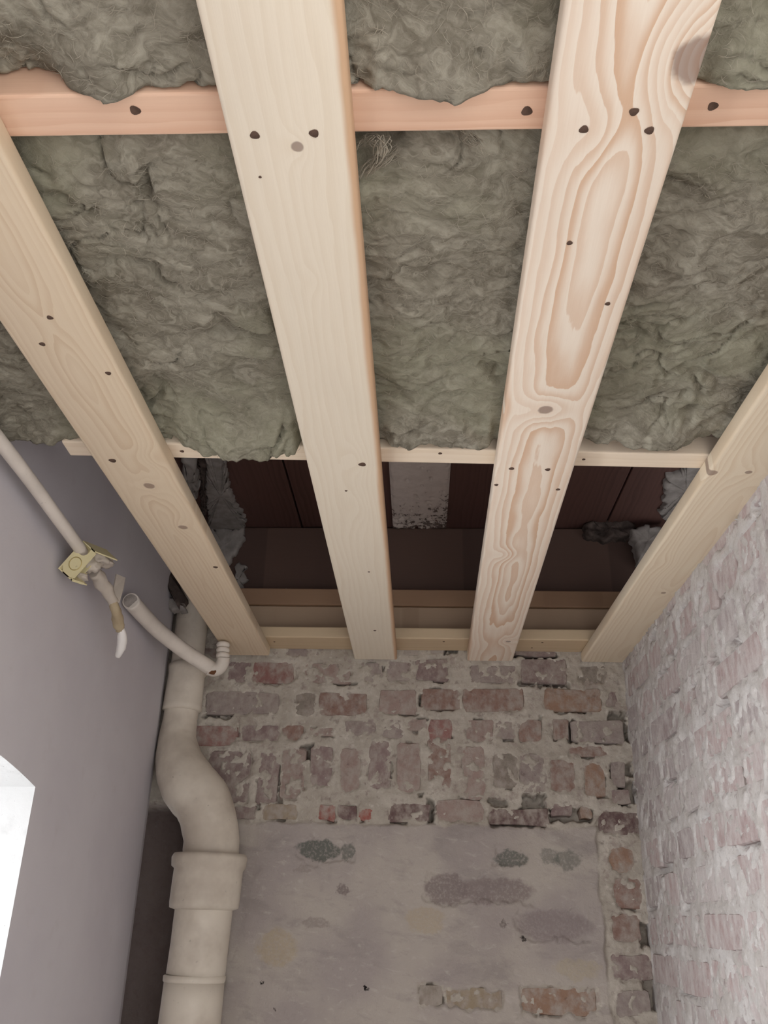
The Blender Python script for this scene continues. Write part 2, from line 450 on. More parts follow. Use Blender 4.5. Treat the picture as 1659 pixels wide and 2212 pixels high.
# back wall: photographed bricks, (left, top, right, bottom) as seen, colour, cover of lime 0..1
BB = [
 (380,1432,440,1480,'m',.5),(493,1430,543,1478,'m',.5),(545,1430,638,1479,'r',.1),(659,1432,759,1478,'p',.75),(780,1432,828,1474,'g',.6),(833,1430,890,1474,'g',.5),
 (897,1424,969,1474,'m',.5),(1013,1438,1116,1478,'g',.6),(1123,1424,1226,1477,'m',.4),(1246,1440,1311,1478,'n',.5),
 (380,1400,470,1424,'m',.5),(600,1396,700,1420,'g',.8),(870,1400,960,1418,'w',.8),(1110,1400,1200,1418,'m',.7),
 (380,1497,432,1544,'m',.4),(442,1495,605,1544,'g',.4),(638,1497,683,1546,'n',.35),(687,1497,795,1546,'b',.3),(819,1490,900,1544,'p',.35),(910,1488,995,1535,'b',.2),
 (998,1487,1134,1540,'b',.2),(1174,1488,1298,1540,'o',.15),(1307,1496,1331,1530,'m',.4),
 (418,1566,515,1612,'r',.1),(517,1566,606,1604,'m',.3),(608,1566,659,1600,'b',.2),(664,1574,721,1592,'p',.8),(745,1556,812,1592,'g',.85),(826,1556,872,1596,'g',.75),
 (879,1554,922,1582,'p',.5),(926,1554,976,1602,'r',.4),(1005,1554,1067,1604,'p',.35),(1069,1556,1114,1600,'g',.5),(1118,1554,1168,1604,'b',.3),
 (1192,1554,1229,1600,'b',.3),(1233,1556,1349,1606,'g',.55),(1228,1611,1316,1637,'b',.1),
 (445,1618,541,1738,'m',.5),(557,1621,603,1738,'m',.55),(608,1615,659,1730,'p',.6),(671,1612,719,1702,'m',.4),(734,1615,780,1712,'p',.2),(795,1598,846,1708,'m',.65),
 (857,1604,908,1713,'p',.4),(924,1593,975,1706,'b',.55),(998,1611,1047,1727,'p',.55),(1063,1626,1118,1705,'n',.55),(1121,1626,1179,1713,'g',.6),
 (1186,1640,1242,1713,'b',.12),(1262,1650,1306,1722,'o',.12),(1318,1640,1350,1700,'g',.6),(1322,1706,1360,1740,'m',.5),
 (500,1741,554,1772,'m',.2),(566,1738,644,1772,'t',.15),(689,1738,726,1774,'R',.0),(728,1739,771,1774,'d',.25),(777,1747,804,1775,'R',.35),(837,1736,930,1777,'d',.4),
 (940,1727,1047,1778,'p',.2),(1053,1746,1188,1784,'d',.2),(1190,1727,1235,1763,'m',.3),(1251,1744,1277,1770,'o',.3),(1288,1753,1385,1805,'d',.3),
 (1313,1830,1371,1887,'o',.3),(1324,1895,1385,1963,'b',.4),(1320,1974,1382,2036,'b',.25),(1320,2061,1407,2119,'m',.35),(1331,2137,1403,2198,'g',.35),
 (904,2126,956,2174,'n',.2),(962,2133,1085,2180,'t',.35),(1122,2133,1292,2194,'o',.25),
 (480,2010,500,2110,'m',.3),
]
rects = []
for (a, b, c_, d, k, cov) in BB:
    p = atY((a+c_)/2, (b+d)/2, YB); l = atY(a, (b+d)/2, YB); r_ = atY(c_, (b+d)/2, YB); tz = atY((a+c_)/2, b, YB)[2]; bz = atY((a+c_)/2, d, YB)[2]
    x0, x1 = max(l[0], XL+.002), min(r_[0], XR-.002)
    if x1-x0 < .012: continue
    rects.append(((x0+x1)/2, (tz+bz)/2, (x1-x0)/2, (tz-bz)/2, k, cov))
def relief(A, Z, rects, seed, cover_gain=1.0, amp=1.0, crack=.16):
    """mortar height over the wall plane (towards the room); sinks over the bricks with a ragged rim"""
    wa = fbm(A*38, Z*38, oct=5, seed=seed)*.0085; wz = fbm(A*38, Z*38, oct=5, seed=seed+50)*.0085
    base = .0075+fbm(A*16, Z*16, oct=5, seed=seed+3)*.0036*amp+fbm(A*70, Z*70, oct=3, seed=seed+4)*.0016
    h = base.copy(); cn = fbm(A*34, Z*34, oct=4, seed=seed+8)
    inside = np.zeros_like(A)
    for (ca, cz, ha, hz, k, cov) in rects:
        sel = (np.abs(A-ca) < ha+.03) & (np.abs(Z-cz) < hz+.03)
        if not sel.any(): continue
        qa = np.abs(A[sel]+wa[sel]-ca)-ha+.004; qz = np.abs(Z[sel]+wz[sel]-cz)-hz+.004
        sd = np.maximum(qa, qz)+.25*np.minimum(np.maximum(qa, -.02), np.maximum(qz, -.02))
        mk = sstep(.004, -.008, sd)
        keep = sstep(.47-cov*.75, .75-cov*.75, cn[sel]+.1)*cover_gain if cov > 0 else 0
        mk = mk*(1-np.clip(keep, 0, 1)*sstep(.02, .5, cov))
        inside[sel] = np.maximum(inside[sel], mk)
    h = h*(1-inside)+(.0020+cn*.0032)*inside
    q = random.Random(seed)
    for (ca, cz, ha, hz, k, cov) in rects:
        for side in range(4):
            if q.random() > crack: continue
            f0 = q.uniform(-.9, .3); f1 = f0+q.uniform(.4, 1.2)
            sel = (np.abs(A-ca) < ha+.02) & (np.abs(Z-cz) < hz+.02)
            a_, z_ = A[sel]+wa[sel]*.6, Z[sel]+wz[sel]*.6
            if side < 3: dd = np.abs(z_-(cz-hz+(0 if side else 2*hz))); tt = (a_-ca)/ha
            else: dd = np.abs(a_-(ca+ha)); tt = (z_-cz)/hz
            h[sel] -= q.uniform(.008, .02)*sstep(.0042, .0012, dd)*((tt > f0) & (tt < f1))
    return h, inside
SOOT = lin(88, 92, 86)
spots = []
for (a, b, c_, d, col, amt) in ((645,1817,735,1858,SOOT,.85),(738,1822,765,1858,SOOT,.7),(1070,1838,1137,1872,SOOT,.75),(1165,1834,1205,1866,SOOT,.5),(1195,1840,1253,1878,SOOT,.55),
        (733,1910,752,1936,lin(112,100,98),.7),(640,1870,670,1884,lin(130,120,112),.4),(920,1893,1010,1950,lin(122,110,108),.75),(1000,1900,1148,1950,lin(128,116,114),.75),(1120,1972,1270,2028,lin(132,120,120),.6),
        (1078,1982,1092,2000,lin(90,80,76),.6),(560,2014,640,2080,lin(168,152,122),.5),(880,1965,960,2010,lin(170,154,126),.45),(1200,2075,1290,2112,lin(172,160,136),.5),
        (660,1983,712,2003,lin(128,118,112),.5),(563,2116,570,2124,lin(30,26,26),1.),(786,2125,794,2134,lin(30,26,26),1.),(590,2176,596,2184,lin(50,40,40),.9),(1127,2024,1136,2033,lin(40,34,34),.9),
        (385,1560,430,1640,lin(110,86,82),.4)):
    p = atY((a+c_)/2, (b+d)/2, YB); spots.append((p[0], p[2], (c_-a)/2/853, (d-b)/2/853, col, amt))
MORT_B = mortar_mat('back_wall_lime', (lin(166, 158, 147), lin(186, 179, 168), lin(208, 202, 192), lin(120, 106, 101), lin(150, 137, 130)),
                    (lin(160, 151, 147), lin(176, 168, 159), lin(146, 138, 134), lin(190, 183, 176)), spots)
BRICK_B = brick_mat('old_brick', lin(168, 159, 150), .37, .66, 1.3)

NXB, NZB = 420, 380
zs = np.concatenate([[-EYE, -.9, -.45], np.linspace(-.27, .80, NZB)])
Z, A = np.meshgrid(zs, np.linspace(XL-.06, XR+.02, NXB), indexing='ij')
h, ins = relief(A, Z, rects, 21, 1.0, 1.25)
sdp = np.maximum(np.maximum(-.425-A, A-.408), Z-.216)+fbm(A*14, Z*14, oct=4, seed=90)*.010
pl = sstep(.005, -.003, sdp)
expo = np.zeros_like(pl)
for (ca, cz, ha, hz, k, cov) in rects[-4:-1]:
    s_ = np.maximum(np.abs(A-ca)-ha, np.abs(Z-cz)-hz)+fbm(A*30, Z*30, oct=4, seed=91)*.012
    expo = np.maximum(expo, sstep(.004, -.004, s_))
pl2 = pl*(1-expo)
hp = .011+fbm(A*5, Z*5, oct=4, seed=92)*.0035+fbm(A*30, Z*16, oct=4, seed=93)*.0012
for (a, b, c_, d) in ((920,1893,1148,1950), (645,1817,765,1858), (1070,1838,1137,1872), (1120,1972,1270,2028)):   # shallow spalls in the render
    p0, p1 = atY(a, d, YB), atY(c_, b, YB)
    s_ = np.maximum(np.maximum(p0[0]-A, A-p1[0]), np.maximum(p0[2]-Z, Z-p1[2]))+fbm(A*28, Z*28, oct=4, seed=94)*.016
    hp = hp-.0045*sstep(.003, -.003, s_)
h = h*(1-pl2)+hp*pl2
for (a, b, c_, d, dep) in ((1128,1718,1176,1750,.05),(1060,1728,1096,1742,.035),(994,1726,1034,1738,.03),(1190,1752,1278,1774,.035),(1318,1540,1350,1560,.035),(1330,1560,1352,1600,.04),
        (1322,1650,1364,1676,.035),(1340,1690,1372,1735,.03),(1384,1995,1404,2045,.04),(650,1612,674,1640,.04),(440,1544,500,1550,.03),(905,1716,912,1722,.03),(1120,1476,1230,1482,.025),
        (930,1395,985,1410,.03),(1107,1413,1200,1420,.03),(905,1504,912,1526,.03),(925,1726,938,1778,.03),(554,1690,562,1750,.025),(600,1700,612,1740,.025),(1226,1560,1240,1606,.03),(1060,1774,1180,1784,.02),(640,1405,660,1412,.03),(1395,2085,1412,2180,.03)):
    p0, p1 = atY(a, d, YB), atY(c_, b, YB)
    s_ = np.maximum(np.maximum(p0[0]-A, A-p1[0]), np.maximum(p0[2]-Z, Z-p1[2]))+fbm(A*60, Z*60, oct=3, seed=95)*.008
    h = h-dep*sstep(.004, -.004, s_)
pipe_shade = sstep(-.515, -.535, A+fbm(A*20, Z*20, oct=3, seed=97)*.006)*sstep(.262, .242, Z)
h = h-.085*pipe_shade  # made-up recess, sunk to deepen the shade behind the pipe
P = np.stack([A, YB-h, Z], -1)
wb = struct(link('wall_back', grid_mesh('wall_back', P, attrs={'plaster': pl2*(1-pipe_shade), 'pipe_shade': pipe_shade}), MORT_B), 'stripped brick back wall with a rendered panel below')
for i, (ca, cz, ha, hz, k, cov) in enumerate(rects):
    me = brick_mesh(ha*2, hz*2, .05, 100+i, 'y')
    o = link('brick', me, BRICK_B, wb, (ca, YB-.0045-rng.uniform(0, .003), cz))
    j = 1+rng.uniform(-.07, .07); o.color = (*(v*j for v in lin(*PAL[k])), 1)
V, F = box_vf(XL-.1, XR+.34, YB+.10, YB+.14, -EYE, ZTOP); link('inner_leaf', pyd('inner_leaf', V, F), DARKPLANK, wb)

# right wall: courses of headers and stretchers under thin limewash
rr = random.Random(12); recR = []
zc = -.30; row = 0
while zc < .74:
    hz = .0605/2+rr.uniform(-.003, .003); y = .27-rr.uniform(0, .0)
    while y < YB-.01:
        ln = rr.choice((.105, .108, .205, .21) if row % 2 else (.105, .11, .11, .205))+rr.uniform(-.01, .01)
        y1 = min(y+ln, YB-.008)
        if y1-y > .035: recR.append(((y+y1)/2, zc+rr.uniform(-.003, .003), (y1-y)/2, hz, rr.choice('ggmppppww'), rr.choice((.35, .5, .6, .7, .8))))
        y = y1+rr.uniform(.010, .018)
    zc += .0765; row += 1
MORT_R = mortar_mat('right_wall_limewash', (lin(176, 170, 165), lin(196, 192, 189), lin(216, 213, 211), lin(140, 126, 123), lin(178, 163, 162)),
                    (lin(200, 196, 192), lin(190, 180, 178), lin(180, 170, 168), lin(214, 210, 208)))
BRICK_R = brick_mat('limewashed_brick', lin(196, 190, 187), .27, .66, 2.2)
zs = np.concatenate([[-EYE, -.9, -.5], np.linspace(-.34, .76, 250)]); ysr = np.linspace(.25, YB+.02, 400)   # wall cut off here; made-up opening lets daylight in beside the camera
Z, A = np.meshgrid(zs, ysr, indexing='ij')
h, ins = relief(A, Z, recR, 61, 1.0, .8, .07)
h = h-.012*sstep(.55, .8, fbm(A*22, Z*22, oct=4, seed=70))
for (a, b, c_, d, dep) in ((1543,1270,1572,1330,.012),(1583,1368,1606,1396,.02),(1560,1455,1574,1525,.02),(1500,1480,1510,1510,.015),(1430,1545,1440,1570,.012),(1552,1518,1586,1545,.02),
        (1452,1640,1466,1700,.012),(1600,1650,1616,1705,.012),(1424,1862,1460,1892,.02),(1484,1950,1494,1964,.02),(1476,1800,1490,1845,.012),(1536,1975,1548,2010,.015),
        (1602,1805,1650,1828,.015),(1480,1310,1492,1330,.02),(1410,1372,1424,1384,.02),(1452,1395,1462,1425,.015),(1585,1120,1600,1132,.02),(1640,1085,1655,1110,.02)):
    p0, p1 = atX((a+c_)/2, d, XR), atX((a+c_)/2, b, XR); q0, q1 = atX(c_, (b+d)/2, XR), atX(a, (b+d)/2, XR)
    s_ = np.maximum(np.maximum(q0[1]-A, A-q1[1]), np.maximum(p0[2]-Z, Z-p1[2]))+fbm(A*50, Z*50, oct=3, seed=96)*.010
    h = h-dep*sstep(.005, -.005, s_)
P = np.stack([XR-h, A, Z], -1)
wr = struct(link('wall_right', grid_mesh('wall_right', P[:, ::-1], attrs={'plaster': np.zeros_like(A)}), MORT_R), 'limewashed brick wall with pinkish bricks showing through')
for i, (ca, cz, ha, hz, k, cov) in enumerate(recR):
    me = brick_mesh(ha*2, hz*2, .05, 900+i, 'x')
    o = link('brick', me, BRICK_R, wr, (XR-.0042-rr.uniform(0, .003), ca, cz))
    j = 1+rr.uniform(-.08, .08); o.color = (*(v*j for v in lin(*dict(g=(152, 140, 139), m=(140, 124, 123), p=(164, 142, 139), w=(174, 164, 161))[k])), 1)
V, F = box_vf(XR+.09, XR+.14, .25, 2.4, -EYE, .72); link('outer_leaf', pyd('outer_leaf', V, F), DARKPLANK, wr)

# broken render clinging round the void above the new ceiling
def rough_sheet(name, poly, plane, lvl, thick, parent, seed, mat, rel_=.3):
    """fragment stuck to a surface: plane 'Y' (vertical face at y=lvl, (x, z) outline) or 'Z' (overhead face at z=lvl, (x, y) outline)"""
    pts = np.array(poly); out = []
    for i in range(len(pts)):
        a, b = pts[i], pts[(i+1) % len(pts)]
        k = max(2, int(np.linalg.norm(b-a)/.006))
        for j in range(k): out.append(a+(b-a)*j/k)
    out = np.array(out); out = out+np.stack([fbm(out[:, 0]*60, out[:, 1]*60, seed=seed), fbm(out[:, 0]*60, out[:, 1]*60, seed=seed+5)], -1)*.009
    c = out.mean(0); rings = np.array([1.0, 1.0, .97, .85, .7, .5, .3, .12, 0.0]); m_ = len(out); nr = len(rings)
    p = c+(out[None]-c)*rings[:, None, None]
    hgt = thick*np.array([-.3, .5, .8, 1, 1, 1, 1, 1, 1])[:, None]+fbm(p[..., 0]*24, p[..., 1]*24, seed=seed+9)*thick*rel_*np.array([0, .5]+[1]*(nr-2))[:, None]
    V = np.stack([p[..., 0], lvl-hgt, p[..., 1]], -1) if plane == 'Y' else np.stack([p[..., 0], p[..., 1], lvl-hgt], -1)
    F = [(q*m_+k, q*m_+(k+1) % m_, (q+1)*m_+(k+1) % m_, (q+1)*m_+k) for q in range(nr-1) for k in range(m_)]
    return link(name, pyd(name, V.reshape(-1, 3), F), mat, parent, smooth=True)
RENDER = simple('grey_broken_render', lin(146, 140, 136), .95, .1, .18, 30)
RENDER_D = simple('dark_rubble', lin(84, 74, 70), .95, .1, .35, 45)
px = lambda L, Y: [tuple(atY(a, b, Y)[[0, 2]]) for a, b in L]
pz = lambda L, Z_: [tuple(atZ(a, b, Z_)[[0, 1]]) for a, b in L]
ZV, YV = ZTOP-.012, YB-.018
rough_sheet('render_fragment', pz([(446,960),(482,960),(488,1010),(496,1060),(512,1095),(530,1120),(528,1150),(450,1150),(446,1060)], ZV), 'Z', ZTOP, .014, ceil, 5, RENDER)
rough_sheet('render_fragment', px([(450,1140),(528,1142),(527,1165),(508,1195),(490,1230),(470,1245),(455,1190)], YV), 'Y', YB-.01, .014, wl, 15, RENDER)
rough_sheet('render_fragment', px([(512,1212),(528,1225),(532,1252),(518,1290),(500,1290),(506,1250)], YV), 'Y', YB-.01, .012, wl, 6, RENDER)
rough_sheet('rubble_stone', pz([(396,985),(424,992),(430,1040),(418,1078),(402,1060)], ZV), 'Z', ZTOP, .03, ceil, 7, RENDER, .5)
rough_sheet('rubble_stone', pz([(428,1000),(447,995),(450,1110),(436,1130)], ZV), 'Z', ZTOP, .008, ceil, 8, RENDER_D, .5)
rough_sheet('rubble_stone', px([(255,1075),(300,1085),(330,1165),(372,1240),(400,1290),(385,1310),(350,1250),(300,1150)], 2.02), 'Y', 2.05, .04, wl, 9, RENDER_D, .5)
rough_sheet('render_fragment', px([(358,1295),(395,1285),(400,1318),(372,1316)], 2.03), 'Y', 2.05, .02, wl, 10, RENDER)
rough_sheet('render_fragment', pz([(1482,985),(1560,985),(1500,1110),(1440,1135),(1424,1110),(1436,1088),(1432,1055),(1440,1030),(1475,1022)], ZV), 'Z', ZTOP, .014, ceil, 11, RENDER)
rough_sheet('render_fragment', px([(1362,1138),(1395,1128),(1440,1132),(1430,1190),(1400,1212),(1384,1205),(1374,1170)], 2.08), 'Y', 2.12, .03, wr, 12, RENDER)
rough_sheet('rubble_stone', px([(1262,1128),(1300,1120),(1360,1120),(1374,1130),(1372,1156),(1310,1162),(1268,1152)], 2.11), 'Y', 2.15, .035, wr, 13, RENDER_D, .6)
# side faces of the void
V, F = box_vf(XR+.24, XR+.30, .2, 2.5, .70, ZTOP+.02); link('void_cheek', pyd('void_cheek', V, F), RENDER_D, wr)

# ------------------------------------------------------------------ timber
DARKBEAM = wood('dark_old_beam', lin(94, 74, 66), lin(70, 54, 50), ring=.010, contrast=.7, seed=8.0, damp=.05)
V, F = box_vf(-.036, .036, -.72, .72, 0, .192, .004)
tag(link('wall_beam', pyd('wall_beam', V, F), DARKBEAM, None, (.02, YB-.01+.036, .785), (0, 0, -math.pi/2)), 'dark brown old timber beam along the back of the ceiling void', 'beam')

def screws(parent, pts, z, r=.0037, org=(0, 0, 0), rotz=0.0):
    """countersunk screw seen from below: dark cup with a head in it"""
    for (X_, Y_, s) in pts:
        V = []; F = []; n = 14; R_ = r*s
        prof = [(1.0, -.0002), (.9, -.0006), (.62, -.0005), (.30, -.0006)]
        for (k, dz) in prof:
            for i in range(n):
                a = 2*math.pi*i/n; w = 1+.10*math.sin(3*a+X_*90)
                V.append((k*R_*math.cos(a)*w, k*R_*math.sin(a)*w, dz))
        V.append((0, 0, -.0004))
        for q in range(len(prof)-1):
            for i in range(n): F.append((q*n+i, (q+1)*n+i, (q+1)*n+(i+1) % n, q*n+(i+1) % n))
        for i in range(n): F.append((3*n+i, len(V)-1, 3*n+(i+1) % n))
        dx, dy = X_-org[0], Y_-org[1]; c, s_ = math.cos(-rotz), math.sin(-rotz)
        link('screw', pyd('screw', V, F), SCREW, parent, (dx*c-dy*s_, dx*s_+dy*c, z))

def long_batten(x_front, x_back, w, y_end, label, mat, sc_pts, y0=-.9):
    """x_front: centre line at y=.5, x_back at y=2.1"""
    ang = -math.atan2(x_back-x_front, 1.6); x00 = x_front-(x_back-x_front)/1.6*.5
    V, F = box_vf(-w/2, w/2, y0, y_end, 0, TB, .0045)
    me = pyd('batten', V, F)
    for p_ in me.polygons: p_.use_smooth = len(p_.vertices) == 4
    t = tag(link('ceiling_batten', me, mat, None, (x00, 0, ZB), (0, 0, ang)), label, 'batten', 'long battens of the new ceiling')
    me.set_sharp_from_angle(angle=math.radians(50))
    screws(t, sc_pts, 0.0, org=(x00, 0), rotz=ang)
    return t
WB1 = wood('pine_faint_figure', lin(221, 203, 177), lin(198, 170, 138), u0=.0, d0=.010, ring=.0075, damp=.034, contrast=.5, seed=1.0,
           knots=((.005, 1.19, .028, .05, 3.2, .0), (.022, 1.345, .018, .03, 2.0, .008), (.03, 1.10, .022, .03, 2.4, .0), (.002, .79, .03, .07, 2.5, 0), (.006, 1.19, .011, .016, 1.0, .009)))
WB2 = wood('pine_plain', lin(232, 221, 202), lin(212, 194, 167), u0=.085, d0=.03, ring=.011, damp=.010, contrast=.3, seed=2.2, edge=(.048, lin(196, 150, 108)),
           knots=((.005, .545, .012, .016, 1.6, .0055), (.02, 1.11, .018, .05, 2.2, 0), (.012, 1.27, .02, .07, 2.0, 0), (.0, .72, .012, .02, .8, 0)))
WB3 = wood('pine_bold_figure', lin(238, 225, 208), lin(210, 172, 140), u0=.004, d0=.012, ring=.0105, damp=.050, contrast=.85, seed=5.3, sharp=.9,
           knots=((.052, .468, .035, .05, 5.0, .021), (-.004, .972, .034, .034, 3.4, .0095), (-.018, 1.46, .022, .03, 2.2, 0), (.032, 1.985, .018, .03, 1.8, .006), (-.01, .53, .025, .04, 2.0, 0)))
WB4 = wood('pine_soft_figure', lin(227, 212, 188), lin(208, 184, 154), u0=.02, d0=.02, ring=.0075, damp=.028, contrast=.55, seed=7.7,
           knots=((.0, 1.143, .03, .05, 2.4, .0), (.0, 1.143, .01, .012, .6, .005), (.045, 1.35, .014, .02, 1.2, .0055), (.012, 1.65, .016, .025, 1.5, .005), (-.02, 1.5, .02, .04, 1.4, 0), (-.052, 1.146, .008, .02, 1, .008)))
long_batten(-.421, -.429, .108, 2.12, 'pale pine ceiling batten nearest the lilac wall, above the junction box', WB1, [(-.415, .777, 1), (-.443, .826, 1), (-.384, .886, 1), (-.45, 1.109, 1.5), (-.386, 1.527, 1.3)])
long_batten(-.112, -.110, .108, 2.146, 'smooth pale pine ceiling batten second from the lilac wall, plain grain with few knots', WB2, [(-.142, .532, 1.15), (-.091, .531, 1.15), (-.145, .578, .4), (-.084, 1.12, 1.5), (-.114, 1.205, .6), (-.096, 1.546, .6), (-.101, 1.909, .9)])
long_batten(.162, .177, .114, 2.149, 'pine ceiling batten with bold arched grain and a large dark knot on its edge', WB3, [(.137, .531, 1.1), (.192, .533, 1.1), (.175, .514, 1.1), (.146, .666, .8), (.201, .759, .8), (.134, 1.132, 1.1), (.187, 1.135, 1.1), (.116, 1.184, .9), (.211, 1.199, .9)])
long_batten(.489, .464, .115, 2.150, 'pale pine ceiling batten tight against the limewashed brick wall', WB4, [(.522, 1.349, .0001)][:0])

def cross(name, x0, x1, ya, yb, w, hgt, z, label, mat, pts, grp, bev=.003):
    """timber running across the room: near edge at ya (left end) and yb (right end)"""
    L = x1-x0; ang = math.atan2(yb-ya, L)
    V, F = box_vf(-w, 0, 0, L/math.cos(ang), 0, hgt, bev)
    V = [(v[1], -v[0], v[2]) for v in V]; F = [tuple(f) for f in F]
    me = pyd(name, V, F)
    # grain follows the length: swap axes through object rotation
    V2 = [(v[1], -v[0], v[2]) for v in [(q[0], q[1], q[2]) for q in V]]
    me2 = pyd(name, [(-v[0], v[1], v[2]) for v in [( v2[0], -v2[1], v2[2]) for v2 in V2]], F)
    o = link(name, me2, mat, None, (x0, ya, z), (0, 0, ang-math.pi/2))
    tag(o, label, 'batten', grp)
    screws(o, pts, 0.0, .0037, (x0, ya), ang-math.pi/2)
    return o
PINK = wood('pinkish_pine', lin(228, 192, 166), lin(208, 160, 132), u0=.0, d0=.02, ring=.009, damp=.02, contrast=.7, seed=11)
PALEC = wood('pale_pine_cross', lin(238, 222, 200), lin(218, 196, 166), u0=.0, d0=.03, ring=.009, damp=.01, contrast=.5, seed=13)
LEDG = wood('pale_pine_ledger', lin(206, 185, 154), lin(188, 160, 126), u0=.05, d0=.03, ring=.008, damp=.02, contrast=.5, seed=15)
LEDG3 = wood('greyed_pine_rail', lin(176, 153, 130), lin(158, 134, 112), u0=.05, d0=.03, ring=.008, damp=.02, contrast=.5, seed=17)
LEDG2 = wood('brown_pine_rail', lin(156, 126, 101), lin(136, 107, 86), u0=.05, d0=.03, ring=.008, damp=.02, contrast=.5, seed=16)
cross('cross_batten', -.619, .512, .510, .511, .044, .038, ZC, 'pinkish pine cross batten nearest the camera, above the long battens', PINK, [(-.248, .527, 1.3), (.091, .534, 1.3), (.248, .532, 1.2)], 'cross battens above the long battens')
cross('cross_batten', -.527, .505, 1.100, 1.142, .043, .034, ZC, 'pale pine cross batten at the far edge of the mineral wool', PALEC, [(-.355, 1.128, .9), (.03, 1.134, .8), (.244, 1.152, .7)], 'cross battens above the long battens')
cross('ledger', -.46, .508, 2.052, 2.056, .100, .028, ZC, 'pale pine ledger lying flat against the back brick wall under the rails', LEDG, [(-.36, 2.09, .7), (.06, 2.075, .8), (.30, 2.075, .8), (.28, 2.12, .6)], 'timbers along the back wall')
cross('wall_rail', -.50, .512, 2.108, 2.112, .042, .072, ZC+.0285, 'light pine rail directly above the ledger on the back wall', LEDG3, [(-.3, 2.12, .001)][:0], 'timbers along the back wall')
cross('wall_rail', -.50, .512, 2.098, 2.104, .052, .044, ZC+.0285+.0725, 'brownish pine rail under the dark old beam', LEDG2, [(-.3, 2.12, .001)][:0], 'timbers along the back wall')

# ------------------------------------------------------------------ mineral wool
WISP = simple('pale_wool_fibre', lin(160, 153, 138), .95, .05, .15, 60)
BX = [(-.425, .054), (-.111, .054), (.168, .057), (.478, .058)]
def wool(name, x0, x1, y0, y1, seed, sag, label, step=.0030):
    nx = int((x1-x0)/step); ny = int((y1-y0)/step)
    Yg, Xg = np.meshgrid(np.linspace(y0, y1, ny), np.linspace(x0, x1, nx), indexing='ij')
    wx = fbm(Xg*9, Yg*9, oct=3, seed=seed)*.06; wy = fbm(Xg*9, Yg*9, oct=3, seed=seed+1)*.06
    a, b = Xg+wx, Yg+wy
    z = ZC+.012+fbm(a*5, b*5, oct=3, seed=seed+2)*.012
    z = z+fbm(a*17, b*26, oct=5, seed=seed+3, gain=.5)*.0060
    cr = np.abs(fbm(a*8, b*11, oct=3, seed=seed+4)); m_ = sstep(-.1, .5, fbm(Xg*5, Yg*5, oct=2, seed=seed+6))
    z = z+(1-sstep(0, .10, cr))*.010*m_
    cr2 = np.abs(fbm(a*20, b*30, oct=3, seed=seed+5)); z = z+(1-sstep(0, .12, cr2))*.0022
    pk = sstep(.50, .95, fbm(a*13, b*15, oct=3, seed=seed+7)); z = z+pk*.018
    z = z-sag(Xg, Yg)
    bm = np.zeros_like(z)
    for (c, hw) in BX: bm = np.maximum(bm, sstep(hw+.016, hw+.004, np.abs(Xg-c)))
    z = np.where(bm > 0, np.maximum(z, z*(1-bm)+(ZC+.003)*bm), z)
    z = np.maximum(z, ZB+.004*1.0-.035)
    # sides rolled up to the upper edge: the batt is 8 cm thick
    def roll(Arr, d): return Arr
    P = np.stack([Xg, Yg, z], -1)
    top = ZC+.10
    def pad(P, ax, end):
        e = np.take(P, [0 if end == 0 else -1], ax)
        o1 = e.copy(); o1[..., 2] = np.maximum(e[..., 2]+.012, ZC+.01); o2 = e.copy(); o2[..., 2] = top
        return np.concatenate([o2, o1, P], ax) if end == 0 else np.concatenate([P, o1, o2], ax)
    P = pad(P, 0, 0); P = pad(P, 0, 1); P = pad(P, 1, 0); P = pad(P, 1, 1)
    me = grid_mesh(name, P[:, ::-1])
    o = link(name, me, WOOL)
    # upper face closes the slab
    V = [(x0, y0, top), (x1, y0, top), (x1, y1, top), (x0, y1, top)]
    tag(o, label, 'insulation', 'mineral wool batts in the ceiling')
    fibres(o, np.stack([Xg, Yg, z], -1), int(9000*(y1-y0)/.54), seed)
    link('upper_face', pyd('upper_face', V, [(0, 1, 2, 3)]), WOOL, o)
    return o
def fibres(parent, P, count, seed):
    q = np.random.default_rng(seed); ny, nx = P.shape[:2]
    iy = q.integers(12, ny-2, count); ix = q.integers(3, nx-3, count); base = P[iy, ix]
    ok = base[:, 2] < ZC+.03; base = base[ok]; n = len(base)
    an = q.normal(0, .9, n); ln = q.uniform(.006, .022, n); cv = q.normal(0, .8, n); lift = q.uniform(.0004, .0035, n)
    S = 5; V = []; t = np.linspace(-.5, .5, S)
    pts = np.stack([base[:, None, 0]+ln[:, None]*(t*np.cos(an)[:, None]-(t*t-.1)*(cv*np.sin(an))[:, None]),
                    base[:, None, 1]+ln[:, None]*(t*np.sin(an)[:, None]+(t*t-.1)*(cv*np.cos(an))[:, None]),
                    base[:, None, 2]-lift[:, None]*(1-3.2*t*t)], -1)
    r_ = (.00012+.00022*q.random(n))[:, None]*(1-3.0*t*t)
    off = np.array([(1, 0, 0), (-.5, .87, -.3), (-.5, -.87, -.3)])
    vv = pts[:, :, None, :]+off[None, None]*r_[:, :, None, None]
    idx = np.arange(n*S*3).reshape(n, S, 3); f = []
    for j in range(3):
        k = (j+1) % 3; f.append(np.stack([idx[:, :-1, j], idx[:, :-1, k], idx[:, 1:, k], idx[:, 1:, j]], -1).reshape(-1, 4))
    o = link('loose_fibres', pyd('loose_fibres', vv.reshape(-1, 3), np.concatenate(f).tolist()), WISP, parent); o['kind'] = 'stuff'
G = lambda X_, c, w: np.exp(-((X_-c)/w)**2)
